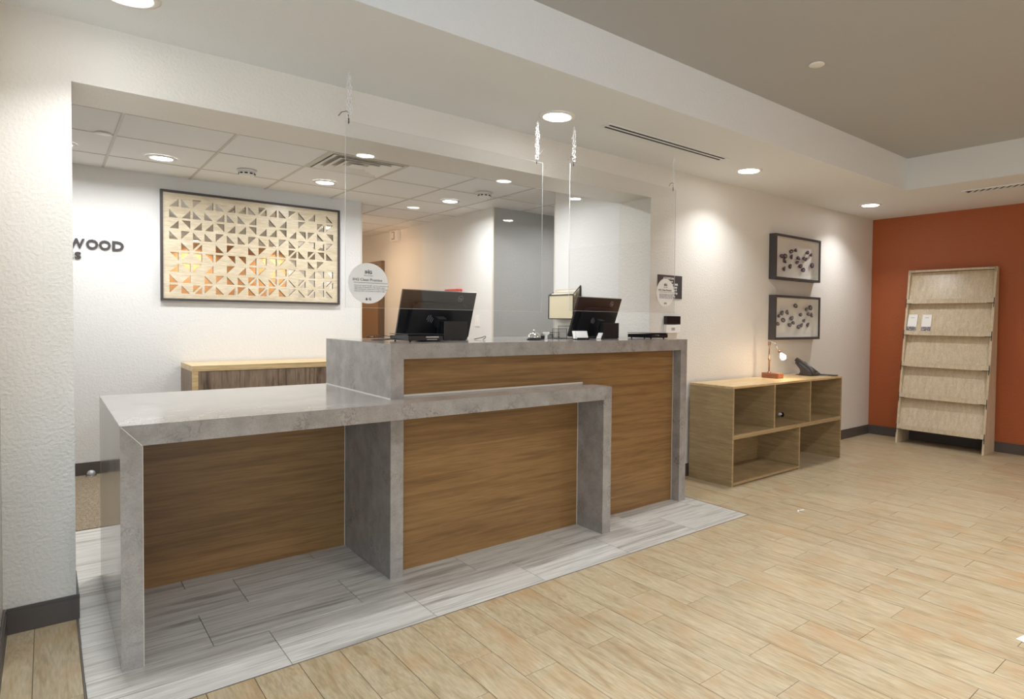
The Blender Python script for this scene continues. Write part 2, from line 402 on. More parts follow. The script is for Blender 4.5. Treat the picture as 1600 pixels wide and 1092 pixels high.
# wall behind the camera: two assumed unseen windows, orange panel added for the mirror's reflection
bm = bmesh.new()
for b in ((-5, XW, -5.5, -5.35, 0, .5), (-5, XW, -5.5, -5.35, 2.15, 2.9), (-5, -4.4, -5.5, -5.35, .5, 2.15), (-.4, XW, -5.5, -5.35, .5, 2.15)): box(bm, *b)
wf = struct('wall_front', bm, 'wall'); part('mirror_reflection_panel', 'brick_orange', wf, (.45, 2.75, -5.349, -5.33, 0, 2.70))
bm = bmesh.new()
for b in ((-4.4, -4.34, -5.47, -5.35, .5, 2.15), (-.46, -.4, -5.47, -5.35, .5, 2.15), (-4.34, -.46, -5.47, -5.35, .5, .56), (-4.34, -.46, -5.47, -5.35, 2.09, 2.15), (-2.43, -2.37, -5.47, -5.35, .56, 2.09)): box(bm, *b)
wn = struct('assumed_window_1', bm, 'white'); part('assumed_window_pane', 'glass', wn, (-4.34, -2.43, -5.42, -5.415, .56, 2.09), (-2.37, -.46, -5.42, -5.415, .56, 2.09))  # assumed windows, kept left of what the shields and mirror reflect
# ceilings
bm = bmesh.new()
TXR, TXL, TYB, TYF = 4.557, -3.6, -.93, -5.42
for b in ((-5, XW, TYB, 0, ZC, ZT+.2), (TXR, XW, -7.2, TYB, ZC, ZT+.2), (-5, TXL, -7.2, TYB, ZC, ZT+.2), (TXL, TXR, -7.2, TYF, ZC, ZT+.2)): box(bm, *b)
struct('ceiling', bm, 'ceil')
bm = bmesh.new(); box(bm, TXL, TXR, TYF, TYB, ZT, ZT+.15); struct('ceiling_tray', bm, 'tray')
# office shell
bm = bmesh.new(); box(bm, -3.2, XB1, YB, YB+.14, 0, ZK+.2); struct('wall_office_back', bm, 'wall_office')
bm = bmesh.new(); box(bm, -3.35, -3.2, YO, YB+.14, 0, ZK+.2); struct('wall_office_left', bm, 'wall_office')
bm = bmesh.new(); box(bm, XO1, XO1+.12, YO+.0005, 1.18, 0, ZK+.2); struct('wall_office_right', bm, 'wall_office')
bm = bmesh.new(); box(bm, XT, XT+.15, YG+.02, 9.5, 0, ZK+.2); struct('wall_corridor', bm, 'wall_office')
bm = bmesh.new(); box(bm, XT, 4.7, YG, YG+.0195, 0, ZK+.2); struct('wall_grey', bm, 'grey_paint')
bm = bmesh.new(); box(bm, 4.7, 4.85, YO, YG, 0, ZK+.2); struct('wall_passage_end', bm, 'grey_paint')
bm = bmesh.new(); box(bm, XB1-.15, XB1, YB+.145, 9.5, 0, ZK+.2); struct('wall_corridor_left', bm, 'wall_office')
bm = bmesh.new(); box(bm, XB1-.15, XT+.15, 9.5, 9.65, 0, ZK+.2); struct('wall_corridor_end', bm, 'wall_office')
bm = bmesh.new(); box(bm, XT-.012, XT-.0005, YG-.012, YG+.012, 0, ZK); struct('trim_1', bm, 'trim_edge')
bm = bmesh.new(); box(bm, XO1-.004, XO1+.12, 1.18, 1.188, 0, ZK); struct('trim_2', bm, 'trim_edge')
bm = bmesh.new(); box(bm, XB1-.008, XB1+.004, YB-.003, YB+.012, 0, ZK); struct('trim_3', bm, 'trim_edge')
# suspended ceiling: one backing, a grid of bars, boards in the cells
bm = bmesh.new(); box(bm, -3.35, 4.85, YO, 9.65, ZK+.03, ZK+.2); ck = struct('ceiling_office', bm, 'shadow_gap')
gx = [-3.2]+[-.83+.577*k for k in range(-4, 10)]+[4.7]
gy = [YO, .59, 1.18, 1.77, 2.43, 3.03]+[3.03+.6*k for k in range(1, 11)]+[9.5]
bm = bmesh.new()
for x in gx[1:-1]: box(bm, x-.008, x+.008, YO, 9.5, ZK-.001, ZK+.004)
for y in gy[1:-1]: box(bm, -3.2, 4.7, y-.005, y+.005, ZK-.0008, ZK+.0035)
me('grid', bm, 'grid', ck)
for i in range(len(gx)-1):
    for j in range(len(gy)-1):
        x0, x1, y0, y1 = gx[i], gx[i+1], gy[j], gy[j+1]
        if y0 > 2.9 and (x1 < 1.0 or x0 > 2.4): continue
        if abs(x0-.324) < .03 and abs(y0-1.18) < .01: continue  # the supply diffuser fills this cell
        bm = bmesh.new(); box(bm, x0+.004, x1-.004, y0+.003, y1-.003, ZK+.003, ZK+.02, bevel=0)
        me('ceiling_board', bm, 'tile_ceil', ck)
# baseboards
bm = bmesh.new()
H = .1
def bb(x0, x1, y0, y1):
    box(bm, x0, x1, y0, y1, 0, H-.014); 
def skirting(name, segs):
    global bm
    bm = bmesh.new()
    for (x0, x1, y0, y1, side) in segs:
        box(bm, x0, x1, y0, y1, 0, H-.013)
        s = .004
        d = {'y-': (x0, x1, y0+s, y1), 'x-': (x0+s, x1, y0, y1), 'x+': (x0, x1-s, y0, y1), 'y+': (x0, x1, y0, y1-s)}[side]
        box(bm, *d, H-.013, H)
    struct(name, bm, 'base')
skirting('baseboard_left', [(-1.30, XO0+.011, -.012, -.0005, 'y-'), (XO0+.0005, XO0+.011, 0, YO, 'x+'), (-1.309, -1.298, -.62, -.0, 'x+')])
skirting('baseboard_back', [(XO1, XW-.012, -.012, -.0005, 'y-')])
skirting('baseboard_right', [(XW-.012, XW-.0005, -7.0, -.0005, 'x-')])
skirting('baseboard_office', [(-3.2, XB1, YB-.012, YB-.0005, 'y-')])
skirting('baseboard_corridor', [(XT-.012, XT-.0005, YG+.02, 4.9, 'x-'), (XT, 4.7, YG-.012, YG-.0005, 'y-')])
# corridor door
bm = bmesh.new()
for b in ((XT-.05, XT-.0005, 4.98, 5.08, 0, 2.03), (XT-.05, XT-.0005, 6.0, 6.1, 0, 2.03), (XT-.05, XT-.0005, 5.08, 6.0, 1.98, 2.03)): box(bm, *b)
dr = struct('door_1', bm, 'doorframe')
part('door_leaf', 'doorwood', dr, (XT-.03, XT-.001, 5.082, 5.998, .01, 1.978))
bm = bmesh.new(); lathe(bm, [(.028, 0), (.028, .012)], seg=16, mat=Matrix.Translation((XT-.031, 5.2, .99)) @ Matrix.Rotation(R(-90), 4, 'Y'))
tube(bm, [(XT-.04, 5.2, .99), (XT-.085, 5.2, .99), (XT-.09, 5.24, .99), (XT-.09, 5.36, .985)], .011)
me('door_handle', bm, 'bronze', dr)

# ------------------------------------------------------------------ ceiling fixtures
def area(parent, name, loc, power, size, col, spread=150):
    l = bpy.data.lights.new(name, 'AREA'); l.shape = 'DISK'; l.size = size; l.energy = power; l.color = col; l.spread = R(spread)
    o = bpy.data.objects.new(name, l); C.objects.link(o); o.location = loc; o.parent = parent
    return o
def downlight(x, y, z, power, col, label, group, r=.078, spread=165):
    t = empty('downlight', label, 'ceiling light', (x, y, z), 0, group)
    bm = bmesh.new(); lathe(bm, [(r+.028, -.0004), (r+.028, -.004), (r+.006, -.010), (r, -.006), (r, -.0004)], seg=40, cap=False); me('trim_ring', bm, 'white', t)
    bm = bmesh.new(); lathe(bm, [(r, -.001), (r*.97, -.0065), (r*.6, -.009), (.002, -.0098)], seg=32, cap=True); me('lens', bm, 'lens', t, True)
    area(t, 'lamp', (0, 0, -.0125), power, 2*r*.9, col, spread)
    return t
SG = 'recessed lights along the soffit over the counter'
for x, lab in ((-.94, 'round recessed light at the top left corner of the picture, cut by the frame'), (1.07, 'largest round recessed light, over the counter between the hanging chains'),
               (2.955, 'round recessed light right of the slot vent in the cream soffit'), (5.005, 'round recessed light in the soffit nearest the orange wall corner')):
    downlight(x, -.402, ZC, P_SOFFIT, WARM, lab, SG, spread=118)
TG = 'recessed lights in the raised taupe ceiling'
for x in (-.5, 1.0, 2.47, 3.95):  # leftmost pair assumed by continuing the reflected rows
    for y in (-2.85, -5.0):
        lab = 'recessed light in the taupe ceiling glowing at the top right corner of the picture' if (x == 2.47 and y == -2.85) else \
              'taupe ceiling light, %s of the %s row, seen at most as a reflection' % ({-.5: 'assumed leftmost', 1.0: 'second from the left', 2.47: 'third from the left', 3.95: 'rightmost'}[x], 'near' if y == -2.85 else 'far')
        downlight(x, y, ZT, P_TRAY, WARM, lab, TG, spread=135)
OG = 'recessed lights in the white office ceiling'
for x, lab in ((-1.1, 'office ceiling light half hidden at the left edge of the opening'), (-.53, 'office ceiling light left of the smoke detector, above the letters'),
               (.623, 'office ceiling light in front of the square air diffuser, above the art panel'), (1.80, 'office ceiling light near the corridor, left of the sprinkler plate')):
    downlight(x, 2.225, ZK, P_OFFICE, OFFW, lab, OG, r=.068)
for x in (-.53, 1.55): downlight(x, .9, ZK, P_OFFICE*1.2, OFFW, 'added unseen office light just behind the lintel, %s' % ('left of the opening middle' if x < 0 else 'above the counter corner'), OG, r=.068)  # unseen lamps added; the right one brightens the white office wall
for y in (4.4, 6.6): downlight(1.5, y, ZK, P_HALL, (1.0, .66, .38), 'assumed warm corridor ceiling light hidden by the office wall end, %s' % ('beside the corridor door' if y < 6 else 'at the corridor end'), 'assumed warm lights of the corridor', r=.068)  # hidden lamps assumed from the tan tint on the corridor wall
downlight(2.95, 1.4, ZK, 10, OFFW, 'unseen ceiling light added in the side passage to brighten the grey wall', 'added passage light', r=.068)  # hidden lamp added so the grey wall reads brighter
# fill light added outside the assumed windows behind the camera
wl = bpy.data.lights.new('assumed_daylight', 'AREA'); wl.shape = 'RECTANGLE'; wl.size = 3.9; wl.size_y = 1.6; wl.energy = P_WINDOW_FILL; wl.color = (.72, .86, 1.0)
wo = bpy.data.objects.new('assumed_daylight', wl); C.objects.link(wo); wo.location = (-2.4, -5.6, 1.33); wo.rotation_euler = (R(90), 0, 0)

def slot_vent(name, label, x0, x1, y0, y1, along):
    t = empty(name, label, 'air vent', ((x0+x1)/2, (y0+y1)/2, ZC), 0)
    hx, hy = (x1-x0)/2, (y1-y0)/2
    part('backing', 'shadow_gap', t, (-hx, hx, -hy, hy, -.002, -.0005))
    bm = bmesh.new(); f = .02
    if along == 'x':
        for b in ((-hx-f, hx+f, -hy-f*.7, -hy, -.004, -.0003), (-hx-f, hx+f, hy, hy+f*.7, -.004, -.0003), (-hx-f, -hx, -hy, hy, -.004, -.0003), (hx, hx+f, -hy, hy, -.004, -.0003), (-hx, hx, -.009, .009, -.0038, -.0003)): box(bm, *b)
        me('frame', bm, 'ceil', t)
    else:
        for b in ((-hx-f*.7, -hx, -hy-f, hy+f, -.008, -.0003), (hx, hx+f*.7, -hy-f, hy+f, -.008, -.0003), (-hx, hx, -hy-f, -hy, -.008, -.0003), (-hx, hx, hy, hy+f, -.008, -.0003)): box(bm, *b)
        me('frame', bm, 'ceil', t)
        n = int((y1-y0)/.05)
        for k in range(n):
            bm = bmesh.new(); y = -hy+.03+k*.05
            box(bm, -hx*1.15, hx*1.15, -.008, .008, -.0075, -.0036, mat=Matrix.Translation((0, y, 0)) @ Matrix.Rotation(R(38), 4, 'Z'))
            me('blade', bm, 'ceil', t)
slot_vent('slot_vent', 'long two-slot air vent in the soffit between two recessed lights', 1.397, 2.532, -.503, -.437, 'x')
slot_vent('slot_vent', 'slatted air vent in the soffit above the orange wall', 4.93, 5.03, -2.6, -1.27, 'y')

# four-way supply diffuser
t = empty('air_diffuser', 'square four-way air diffuser in the office ceiling grid', 'air vent', (.612, 1.475, ZK))
part('backing', 'grid', t, (-.285, .285, -.285, .285, .016, .022))
def sqring(bm, ro, ri, zo, zi, th=.003):
    for sx in range(4):
        mt = Matrix.Rotation(R(90*sx), 4, 'Z')
        vs = [(-ro, -ro, zo), (ro, -ro, zo), (ri, -ri, zi), (-ri, -ri, zi)]
        V = [bm.verts.new(mt @ Vector(v)) for v in vs]+[bm.verts.new(mt @ Vector((v[0], v[1], v[2]+th))) for v in vs]
        for f in ((0, 1, 2, 3), (7, 6, 5, 4), (0, 4, 5, 1), (1, 5, 6, 2), (2, 6, 7, 3), (3, 7, 4, 0)): bm.faces.new([V[i] for i in f])
bm = bmesh.new(); sqring(bm, .283, .262, -.002, -.004); me('frame', bm, 'grid', t)
for ro, ri in ((.252, .205), (.190, .143), (.128, .081)):
    bm = bmesh.new(); sqring(bm, ro, ri, -.008, .010); me('vane', bm, 'white', t)
part('centre_plate', 'white', t, (-.055, .055, -.055, .055, -.008, -.003))

def detector(x, y, z, label):
    t = empty('smoke_detector', label, 'smoke detector', (x, y, z), 0, 'office smoke detectors')
    bm = bmesh.new(); lathe(bm, [(.07, -.0005), (.072, -.010), (.066, -.012)], seg=28); me('base', bm, 'white', t)
    bm = bmesh.new(); lathe(bm, [(.058, -.0122), (.058, -.03), (.05, -.045), (.03, -.052), (.004, -.053)], seg=28); me('cover', bm, 'white', t)
    bm = bmesh.new()
    for k in range(10):
        mt = Matrix.Rotation(2*math.pi*k/10, 4, 'Z'); box(bm, .055, .0592, -.011, .011, -.034, -.024, mat=mt)
    me('sensor_slot', bm, 'shadow_gap', t)
    bm = bmesh.new(); lathe(bm, [(.005, -.0535), (.004, -.0555)], c=(.02, -.02, .003), seg=10); me('indicator', bm, 'red', t)
detector(.027, 2.219, ZK, 'white smoke detector on the office ceiling above the art panel')
detector(1.835, 1.65, ZK, 'white smoke detector on the office ceiling left of the sprinkler plate')
def plate(x, y, z, label):
    bm = bmesh.new(); lathe(bm, [(.042, -.0005), (.044, -.006), (.040, -.009), (.004, -.0095)], seg=28)
    o = me('sprinkler_plate', bm, 'white', None, loc=(x, y, z)); tag(o, label, 'sprinkler cover', 'round sprinkler cover plates')
plate(2.11, -1.436, ZT, 'small white disc on the raised taupe ceiling')
plate(-.892, 1.75, ZK, 'round sprinkler cover at the left end of the office ceiling')
plate(2.101, 1.676, ZK, 'round sprinkler cover at the right end of the office ceiling')

# ------------------------------------------------------------------ reception counters
YH, YHB, ZH, XH0, XH1, YP, TH, TZH = -.4475, .4606, 1.128, .0563, 2.202, -.3758, .0642, .0744
XL0, XL1, YL, YLB, ZL, TL, TZL, YPL = -.9854, 1.3364, -.6109, .4792, .8642, .0632, .0746, .1533
hi = empty('high_counter', 'tall grey quartz reception counter with waterfall ends and oak front panel', 'reception counter', (XH0, YH, 0))
def loc(x0, x1, y0, y1, z0, z1, o): return (x0-o[0], x1-o[0], y0-o[1], y1-o[1], z0, z1)
O = (XH0, YH)
bm = bmesh.new(); W_, D_ = XH1-XH0, YHB-YH
prism(bm, [(TH, ZH-TZH), (W_-TH, ZH-TZH), (W_, ZH), (0, ZH)], 'y', 0, D_); me('countertop', bm, 'quartz', hi)
bm = bmesh.new(); prism(bm, [(0, 0), (TH, 0), (TH, ZH-TZH-.0006), (0, ZH-.0006)], 'y', 0, D_); me('waterfall_end', bm, 'quartz', hi)
bm = bmesh.new(); prism(bm, [(W_, 0), (W_-TH, 0), (W_-TH, ZH-TZH-.0006), (W_, ZH-.0006)], 'y', 0, D_); me('waterfall_end', bm, 'quartz', hi)
part('front_panel', 'panel', hi, (TH+.001, W_-TH-.001, YP-YH, YP-YH+.02, .001, ZH-TZH-.001))
part('edge_strip', 'trim_edge', hi, (W_-TH-.003, W_-TH-.0005, YP-YH-.003, YP-YH-.0005, .001, ZH-TZH-.001))
bm = bmesh.new(); box(bm, -.003, -.0003, .003, D_, ZL+.0004, ZL+.0035); me('sealant_bead', bm, 'white', hi)

lo = empty('low_counter', 'low grey quartz counter wrapping in front of the tall one', 'reception counter', (XL0, YL, 0))
bm = bmesh.new(); hx = XH0-XL0; g = .0008
pts = [(0, 0), (XL1-XL0, 0), (XL1-XL0, YP-YL-g), (hx+TH+g, YP-YL-g), (hx+TH+g, YH-YL-g), (hx-g, YH-YL-g), (hx-g, YLB-YL), (0, YLB-YL)]
A, B = prism(bm, pts, 'z', ZL-TZL, ZL)
for v in A:
    if abs(v.co.x) < 1e-6: v.co.x += TL
    elif abs(v.co.x-(XL1-XL0)) < 1e-6: v.co.x -= TL
me('countertop', bm, 'quartz', lo)
WL = XL1-XL0
bm = bmesh.new(); prism(bm, [(0, 0), (TL, 0), (TL, ZL-TZL-.0006), (0, ZL-.0006)], 'y', 0, YLB-YL); me('waterfall_end', bm, 'quartz', lo)
bm = bmesh.new(); prism(bm, [(WL, 0), (WL-TL, 0), (WL-TL, ZL-TZL-.0006), (WL, ZL-.0006)], 'y', 0, YP-YL-g); me('waterfall_end', bm, 'quartz', lo)
part('front_panel', 'panel', lo, (TL+.001, hx-.001, YPL-YL, YPL-YL+.02, .001, ZL-TZL-.001))
bm = bmesh.new(); Lm = math.hypot(TL, TZL)
box(bm, .004, Lm, -.0006, .0008, -.0009, .0009, mat=Matrix.Translation((0, 0, ZL)) @ Matrix.Rotation(math.atan2(TZL, TL), 4, 'Y')); me('mitre_seam', bm, 'trim_edge', lo)
part('edge_strip', 'trim_edge', lo, (hx-.0038, hx-.0012, YPL-YL-.003, YPL-YL-.0005, .001, ZL-TZL-.001))
part('edge_strip', 'trim_edge', lo, (WL-TL-.003, WL-TL-.0004, YP-YL-.003, YP-YL-.0009, .001, ZL-TZL-.001))
part('edge_strip', 'trim_edge', lo, (TL+.0004, TL+.002, -.0006, .0006, .001, ZL-TZL-.001))
part('upstand', 'trim_edge', lo, (hx+TH+.002, WL-.03, YP-YL-.004, YP-YL-.001, ZL+.0003, ZL+.010))

# ------------------------------------------------------------------ clear hanging shields
def chain_mesh(length, seed):
    rnd = random.Random(seed); bm = bmesh.new(); n = 13; L = length/n
    for s, ox in ((0, -.006), (1, .007)):
        for k in range(n):
            if k == 0 and s: continue
            z = -.012-L*(k+.5); rot = R(90*(k % 2)+rnd.uniform(-15, 15)); ell = []
            wob = .003*math.sin(k*1.3+seed+s)
            for q in range(10):
                t = 2*math.pi*q/10; lx, lz = .0058*math.cos(t), L*.62*math.sin(t)
                ell.append((lx*math.cos(rot)+ox*min(1, k/3)+wob, lx*math.sin(rot), z+lz))
            tube(bm, ell, .0017, 5, closed=True)
    tube(bm, [(0, 0, 0), (0, 0, -.008), (.004, 0, -.012), (.004, 0, -.018), (0, 0, -.02), (-.003, 0, -.015)], .0012, 6)
    return bm
def shield(name, label, x0, y0, x1, y1, z0, z1, ch, ties):
    ang = math.atan2(y1-y0, x1-x0); L = math.hypot(x1-x0, y1-y0)
    t = empty(name, label, 'sneeze guard', (x0, y0, z0), ang, 'clear hanging counter shields')
    h = z1-z0
    part('pane', 'acrylic', t, (0, L, -.0015, .0015, 0, h))
    bm = bmesh.new(); e = .0008
    for b in ((-e, 0, -.0016, .0016, 0, h), (L, L+e, -.0016, .0016, 0, h), (0, L, -.0016, .0016, -e, 0), (0, L, -.0016, .0016, h, h+e*.5)): box(bm, *b)
    me('pane_edge_glint', bm, 'acrylic_edge_glint', t)
    for i, (cx, tie) in enumerate(zip(ch, ties)):
        me('chain', chain_mesh(ZC-z1-.03, i+int(x0*10)), 'zinc', t, loc=(cx, 0, ZC-z0-.0005))
        bm = bmesh.new(); tube(bm, [(cx, 0, h-.006), (cx, .004, h+.02), (cx, .001, h+.04), (cx+tie*.012, 0, h+.045), (cx+tie*.035, 0, h+.036), (cx+tie*.05, 0, h+.015)] if tie < 0 else
                               [(cx, 0, h-.006), (cx, .004, h+.02), (cx+.006, 0, h+.035), (cx+.03, 0, h+.06), (cx+.05, 0, h+.085)], .0016, 6)
        tube(bm, [(cx-.002, .001, h+.035), (cx-.002, .001, h-.012)], .0024, 6)
        me('zip_tie', bm, 'blackm', t)
    return t
s1 = shield('acrylic_shield', 'clear hanging shield in front of the left monitor, round white sticker at its left', -.095, -.27, 1.066, -.27, 1.30, 2.185, (.017, 1.12), (-1, 1))
s2 = shield('acrylic_shield', 'clear hanging shield in front of the right monitor, nearer the framed pictures', 1.225, -.335, 2.262, -.268, 1.31, 2.20, (.03, 1.01), (-1, -1))
def disc(par, x, z, r, blk='ink'):
    bm = bmesh.new(); lathe(bm, [(r, -.0024), (r, -.0018)], seg=48, mat=Matrix.Identity(4)); 
    for v in bm.verts: v.co = Vector((v.co.x+x, v.co.z, v.co.y+z))
    d = me('round_sticker', bm, 'paper', par)
    yy = -.0028
    letters('lettering', 'an', 'greyink', d, (x, yy, z+.062), .010)
    letters('lettering', 'IHG', blk, d, (x, yy, z+.047), .021, bold=.0006)
    letters('lettering', 'Way of Clean', 'greyink', d, (x, yy, z+.035), .008)
    letters('lettering', 'IHG Clean Promise', 'ink', d, (x-.004, yy, z+.011), .0185)
    b2 = bmesh.new(); box(b2, x-r*.72, x+r*.97, yy-.0002, yy+.0003, z+.0015, z+.0032); me('rule', b2, 'ink', d)
    letters('small_print', "Good isn't good enough - we are committed to\nhigh levels of cleanliness. That means clean,\nwell-maintained, clutter-free rooms. If this isn't\nwhat you find, we promise to make it right.", 'greyink', d, (x-r*.7, yy, z-.014), .0088, align='LEFT')
    letters('lettering', '& G', blk, d, (x, yy, z-.082), .017, bold=.0005)
disc(s1, .016+.095, .119, .099)
disc(s2, .935, .147, .099)

# ------------------------------------------------------------------ monitors and counter items
def monitor(name, label, cx, y, z, w, h, yaw, tilt, tint):
    t = empty(name, label, 'monitor', (cx, y, z), yaw)
    M = Matrix.Translation((0, 0, .006)) @ Matrix.Rotation(tilt, 4, 'X')   # top leans towards the lobby (-y)
    bm = bmesh.new(); box(bm, -w/2, w/2, -.006, .012, 0, h, bevel=.003, mat=M); me('bezel', bm, 'black', t)
    bm = bmesh.new(); box(bm, -w/2+.012, w/2-.012, .0121, .0128, .014, h-.012, mat=M); me('screen', bm, 'screen', t)
    bm = bmesh.new()   # raised rear cover, lower two thirds
    prism(bm, [(-w*.40, .012), (w*.40, .012), (w*.36, h*.72), (w*.30, h*.76), (-w*.30, h*.76), (-w*.36, h*.72)], 'y', -.03, -.0062)
    for v in bm.verts: v.co = M @ v.co
    me('rear_cover', bm, 'black', t)
    bm = bmesh.new(); box(bm, -.028, .028, -.075, -.031, h*.30, h*.50, bevel=.004, mat=M)
    box(bm, -.02, .03, -.078, -.066, .03, h*.45, mat=M); me('stand_neck', bm, 'blackm', t)
    bm = bmesh.new(); box(bm, -.10, .10, -.12, .03, -.006, .004, bevel=.003); me('stand_foot', bm, 'blackm', t)
    # round mark and slanted bars on the back
    bm = bmesh.new(); ring = [(w*.28+.017*math.cos(q*math.pi/10), -.0068, h*.86+.017*math.sin(q*math.pi/10)) for q in range(20)]
    tube(bm, ring, .0012, 5, closed=True)
    for v in bm.verts: v.co = M @ v.co
    lg = me('logo', bm, 'silver' if tint else 'greyink', t)
    o = letters('lettering', 'hp', 'silver' if tint else 'greyink', lg, (0, 0, 0), .022); o.matrix_basis = M @ Matrix.Translation((w*.28, -.0072, h*.86-.006)) @ Matrix.Rotation(R(90), 4, 'X')
    bm = bmesh.new()
    for k, (o0, o1) in enumerate(((0, .03), (-.012, .03), (-.012, .018), (-.018, .01))):
        xx = -w*.16+k*.012; box(bm, -.0015, .0015, -.0312, -.0302, o0, o1, mat=M @ Matrix.Translation((xx, 0, h*.42)) @ Matrix.Rotation(R(20), 4, 'Y'))
    me('slanted_mark', bm, 'greyink', t)
    return t
monitor('monitor', 'left black monitor', .557, .115, 1.1345, .468, .288, 0, R(20), 0)['label'] = 'left black monitor seen from behind, near the corner of the tall counter'
monitor('monitor', 'right black monitor seen from behind, beside the card holder', 1.757, .075, 1.1345, .455, .288, R(7), R(20), 1)

def minipc(x0, x1, y0, y1, z1, label):
    t = empty('computer_box', label, 'computer', ((x0+x1)/2, (y0+y1)/2, ZH), 0, 'small black computers on the counter')
    w, d, h = (x1-x0)/2, (y1-y0)/2, z1-ZH
    part('case', 'black', t, (-w, w, -d, d, .0015, h), bevel=.003)
    for q in (-w*.9, w*.5): part('foot', 'blackm', t, (q, q+w*.4, -d*.8, d*.8, 0, .0016))
    bm = bmesh.new()
    for k in range(5): box(bm, -w*.7, w*.1, -d-.0006, -d+.0002, h*.25+k*.012, h*.25+k*.012+.003)
    me('vent_slots', bm, 'blackm', t)
minipc(.535, .685, -.065, -.02, 1.236, 'small black computer box standing in front of the left monitor')
minipc(1.705, 1.845, -.13, -.085, 1.236, 'small black computer box standing in front of the right monitor')

def flatdev(x0, x1, y0, y1, label, lab2):
    t = empty('terminal_box', label, 'device', ((x0+x1)/2, (y0+y1)/2, ZH), 0)
    w, d = (x1-x0)/2, (y1-y0)/2
    bm = bmesh.new(); prism(bm, [(-d, .008), (-d+.006, .006), (d, .006), (d, .030), (-d+.02, .037), (-d, .032)], 'x', -w, w); me('case', bm, 'black', t)
    bm = bmesh.new(); box(bm, -w-.004, w+.004, -d-.003, d, .0375, .0405, bevel=.001); me('lid', bm, 'black', t)
    for sx in (-1, 1):
        for sy in (-1, 1):
            bm = bmesh.new(); lathe(bm, [(.004, 0), (.007, .006)], c=(sx*w*.8, sy*d*.8, 0), seg=12); me('foot', bm, 'blackm', t)
    if lab2:
        part('label_plate', 'silver', t, (w*.0, w*.75, -d-.0012, -d-.0004, .022, .028)); part('label_plate', 'silver', t, (w*.05, w*.65, -d-.0012, -d-.0004, .011, .0145))
    else:
        part('port', 'silver', t, (-w*.6, -w*.1, -d-.0012, -d-.0004, .022, .028)); 
    part('port', 'blackm', t, (-w*.85, -w*.25, -d-.0015, -d-.0004, .012, .026))
flatdev(.235, .43, -.25, -.02, 'flat black device with silver label in front of the left monitor', True)
flatdev(2.02, 2.185, -.28, -.04, 'flat black device on small feet at the right end of the counter', False)
# cable from the left device
bm = bmesh.new(); tube(bm, [(.233, -.09, 1.142), (.19, -.06, 1.134), (.16, .0, 1.131), (.17, .08, 1.131), (.25, .16, 1.131), (.36, .22, 1.131)], .0022, 6)
tube(bm, [(.232, -.06, 1.150), (.19, .0, 1.158), (.17, .1, 1.156), (.2, .22, 1.150)], .0018, 6)
tag(me('cable', bm, 'blackm', None), 'thin black cables trailing from the flat device behind the left monitor', 'cable')
bm = bmesh.new(); tube(bm, [(.77, .0, 1.1315), (.80, -.03, 1.14), (.81, -.06, 1.15), (.795, -.085, 1.142), (.77, -.10, 1.1315)], .0022, 6)
tag(me('cable', bm, 'blackm', None), 'short black cable loop at the right foot of the left monitor', 'cable')

# service bell
t = empty('service_bell', 'chrome service bell on the tall counter between the monitors', 'bell', (1.075, -.19, ZH))
bm = bmesh.new(); lathe(bm, [(.044, 0), (.046, .004), (.040, .010), (.012, .012)], seg=28); me('base', bm, 'blackm', t)
bm = bmesh.new(); lathe(bm, [(.0405, .014), (.040, .019), (.035, .031), (.024, .041), (.010, .046), (.003, .047)], seg=32, cap=True); me('dome', bm, 'chrome', t)
bm = bmesh.new(); lathe(bm, [(.003, .046), (.003, .055), (.006, .056), (.006, .060), (.002, .062)], seg=14); me('button', bm, 'chrome', t)
t = empty('black_block', 'small black block on the counter right of the bell', 'block', (1.19, -.10, ZH))
part('body', 'blackm', t, (-.04, .03, -.02, .02, 0, .02), bevel=.002); part('top_plate', 'black', t, (-.038, .028, -.018, .018, .0205, .024))
t = empty('small_cup', 'small white footed cup right of the bell', 'cup', (1.165, -.19, ZH))
bm = bmesh.new(); lathe(bm, [(.012, 0), (.012, .002), (.009, .006), (.009, .028), (.018, .034), (.021, .036), (.021, .044)], seg=24, cap=True); me('body', bm, 'white', t)
bm = bmesh.new(); lathe(bm, [(.0215, .0438), (.0228, .0455), (.0215, .047)], seg=24, cap=True); me('rim', bm, 'white', t)
# mesh file sorter
t = empty('file_sorter', 'black wire mesh file sorter left of the right monitor', 'file sorter', (1.41, .03, ZH))
for k, (dx, dy, w, h) in enumerate(((-.01, .08, .10, .025), (0, .03, .11, .04), (.012, -.03, .12, .065), (.02, -.08, .12, .085))):
    bm = bmesh.new(); tube(bm, [(dx-w/2, dy, .003), (dx-w/2, dy, h), (dx+w/2, dy, h), (dx+w/2, dy, .003)], .002, 6)
    f = me('divider_frame', bm, 'blackm', t)
    bm = bmesh.new(); n = 14
    for i in range(1, n): box(bm, dx-w/2+w*i/n-.0004, dx-w/2+w*i/n+.0004, dy-.0004, dy+.0004, .003, h)
    for i in range(1, int(h/.007)): box(bm, dx-w/2, dx+w/2, dy-.0004, dy+.0004, i*.007-.0004, i*.007+.0004)
    q = me('wire_mesh', bm, 'blackm', f)
part('base_plate', 'blackm', t, (-.075, .09, -.10, .10, 0, .0028))
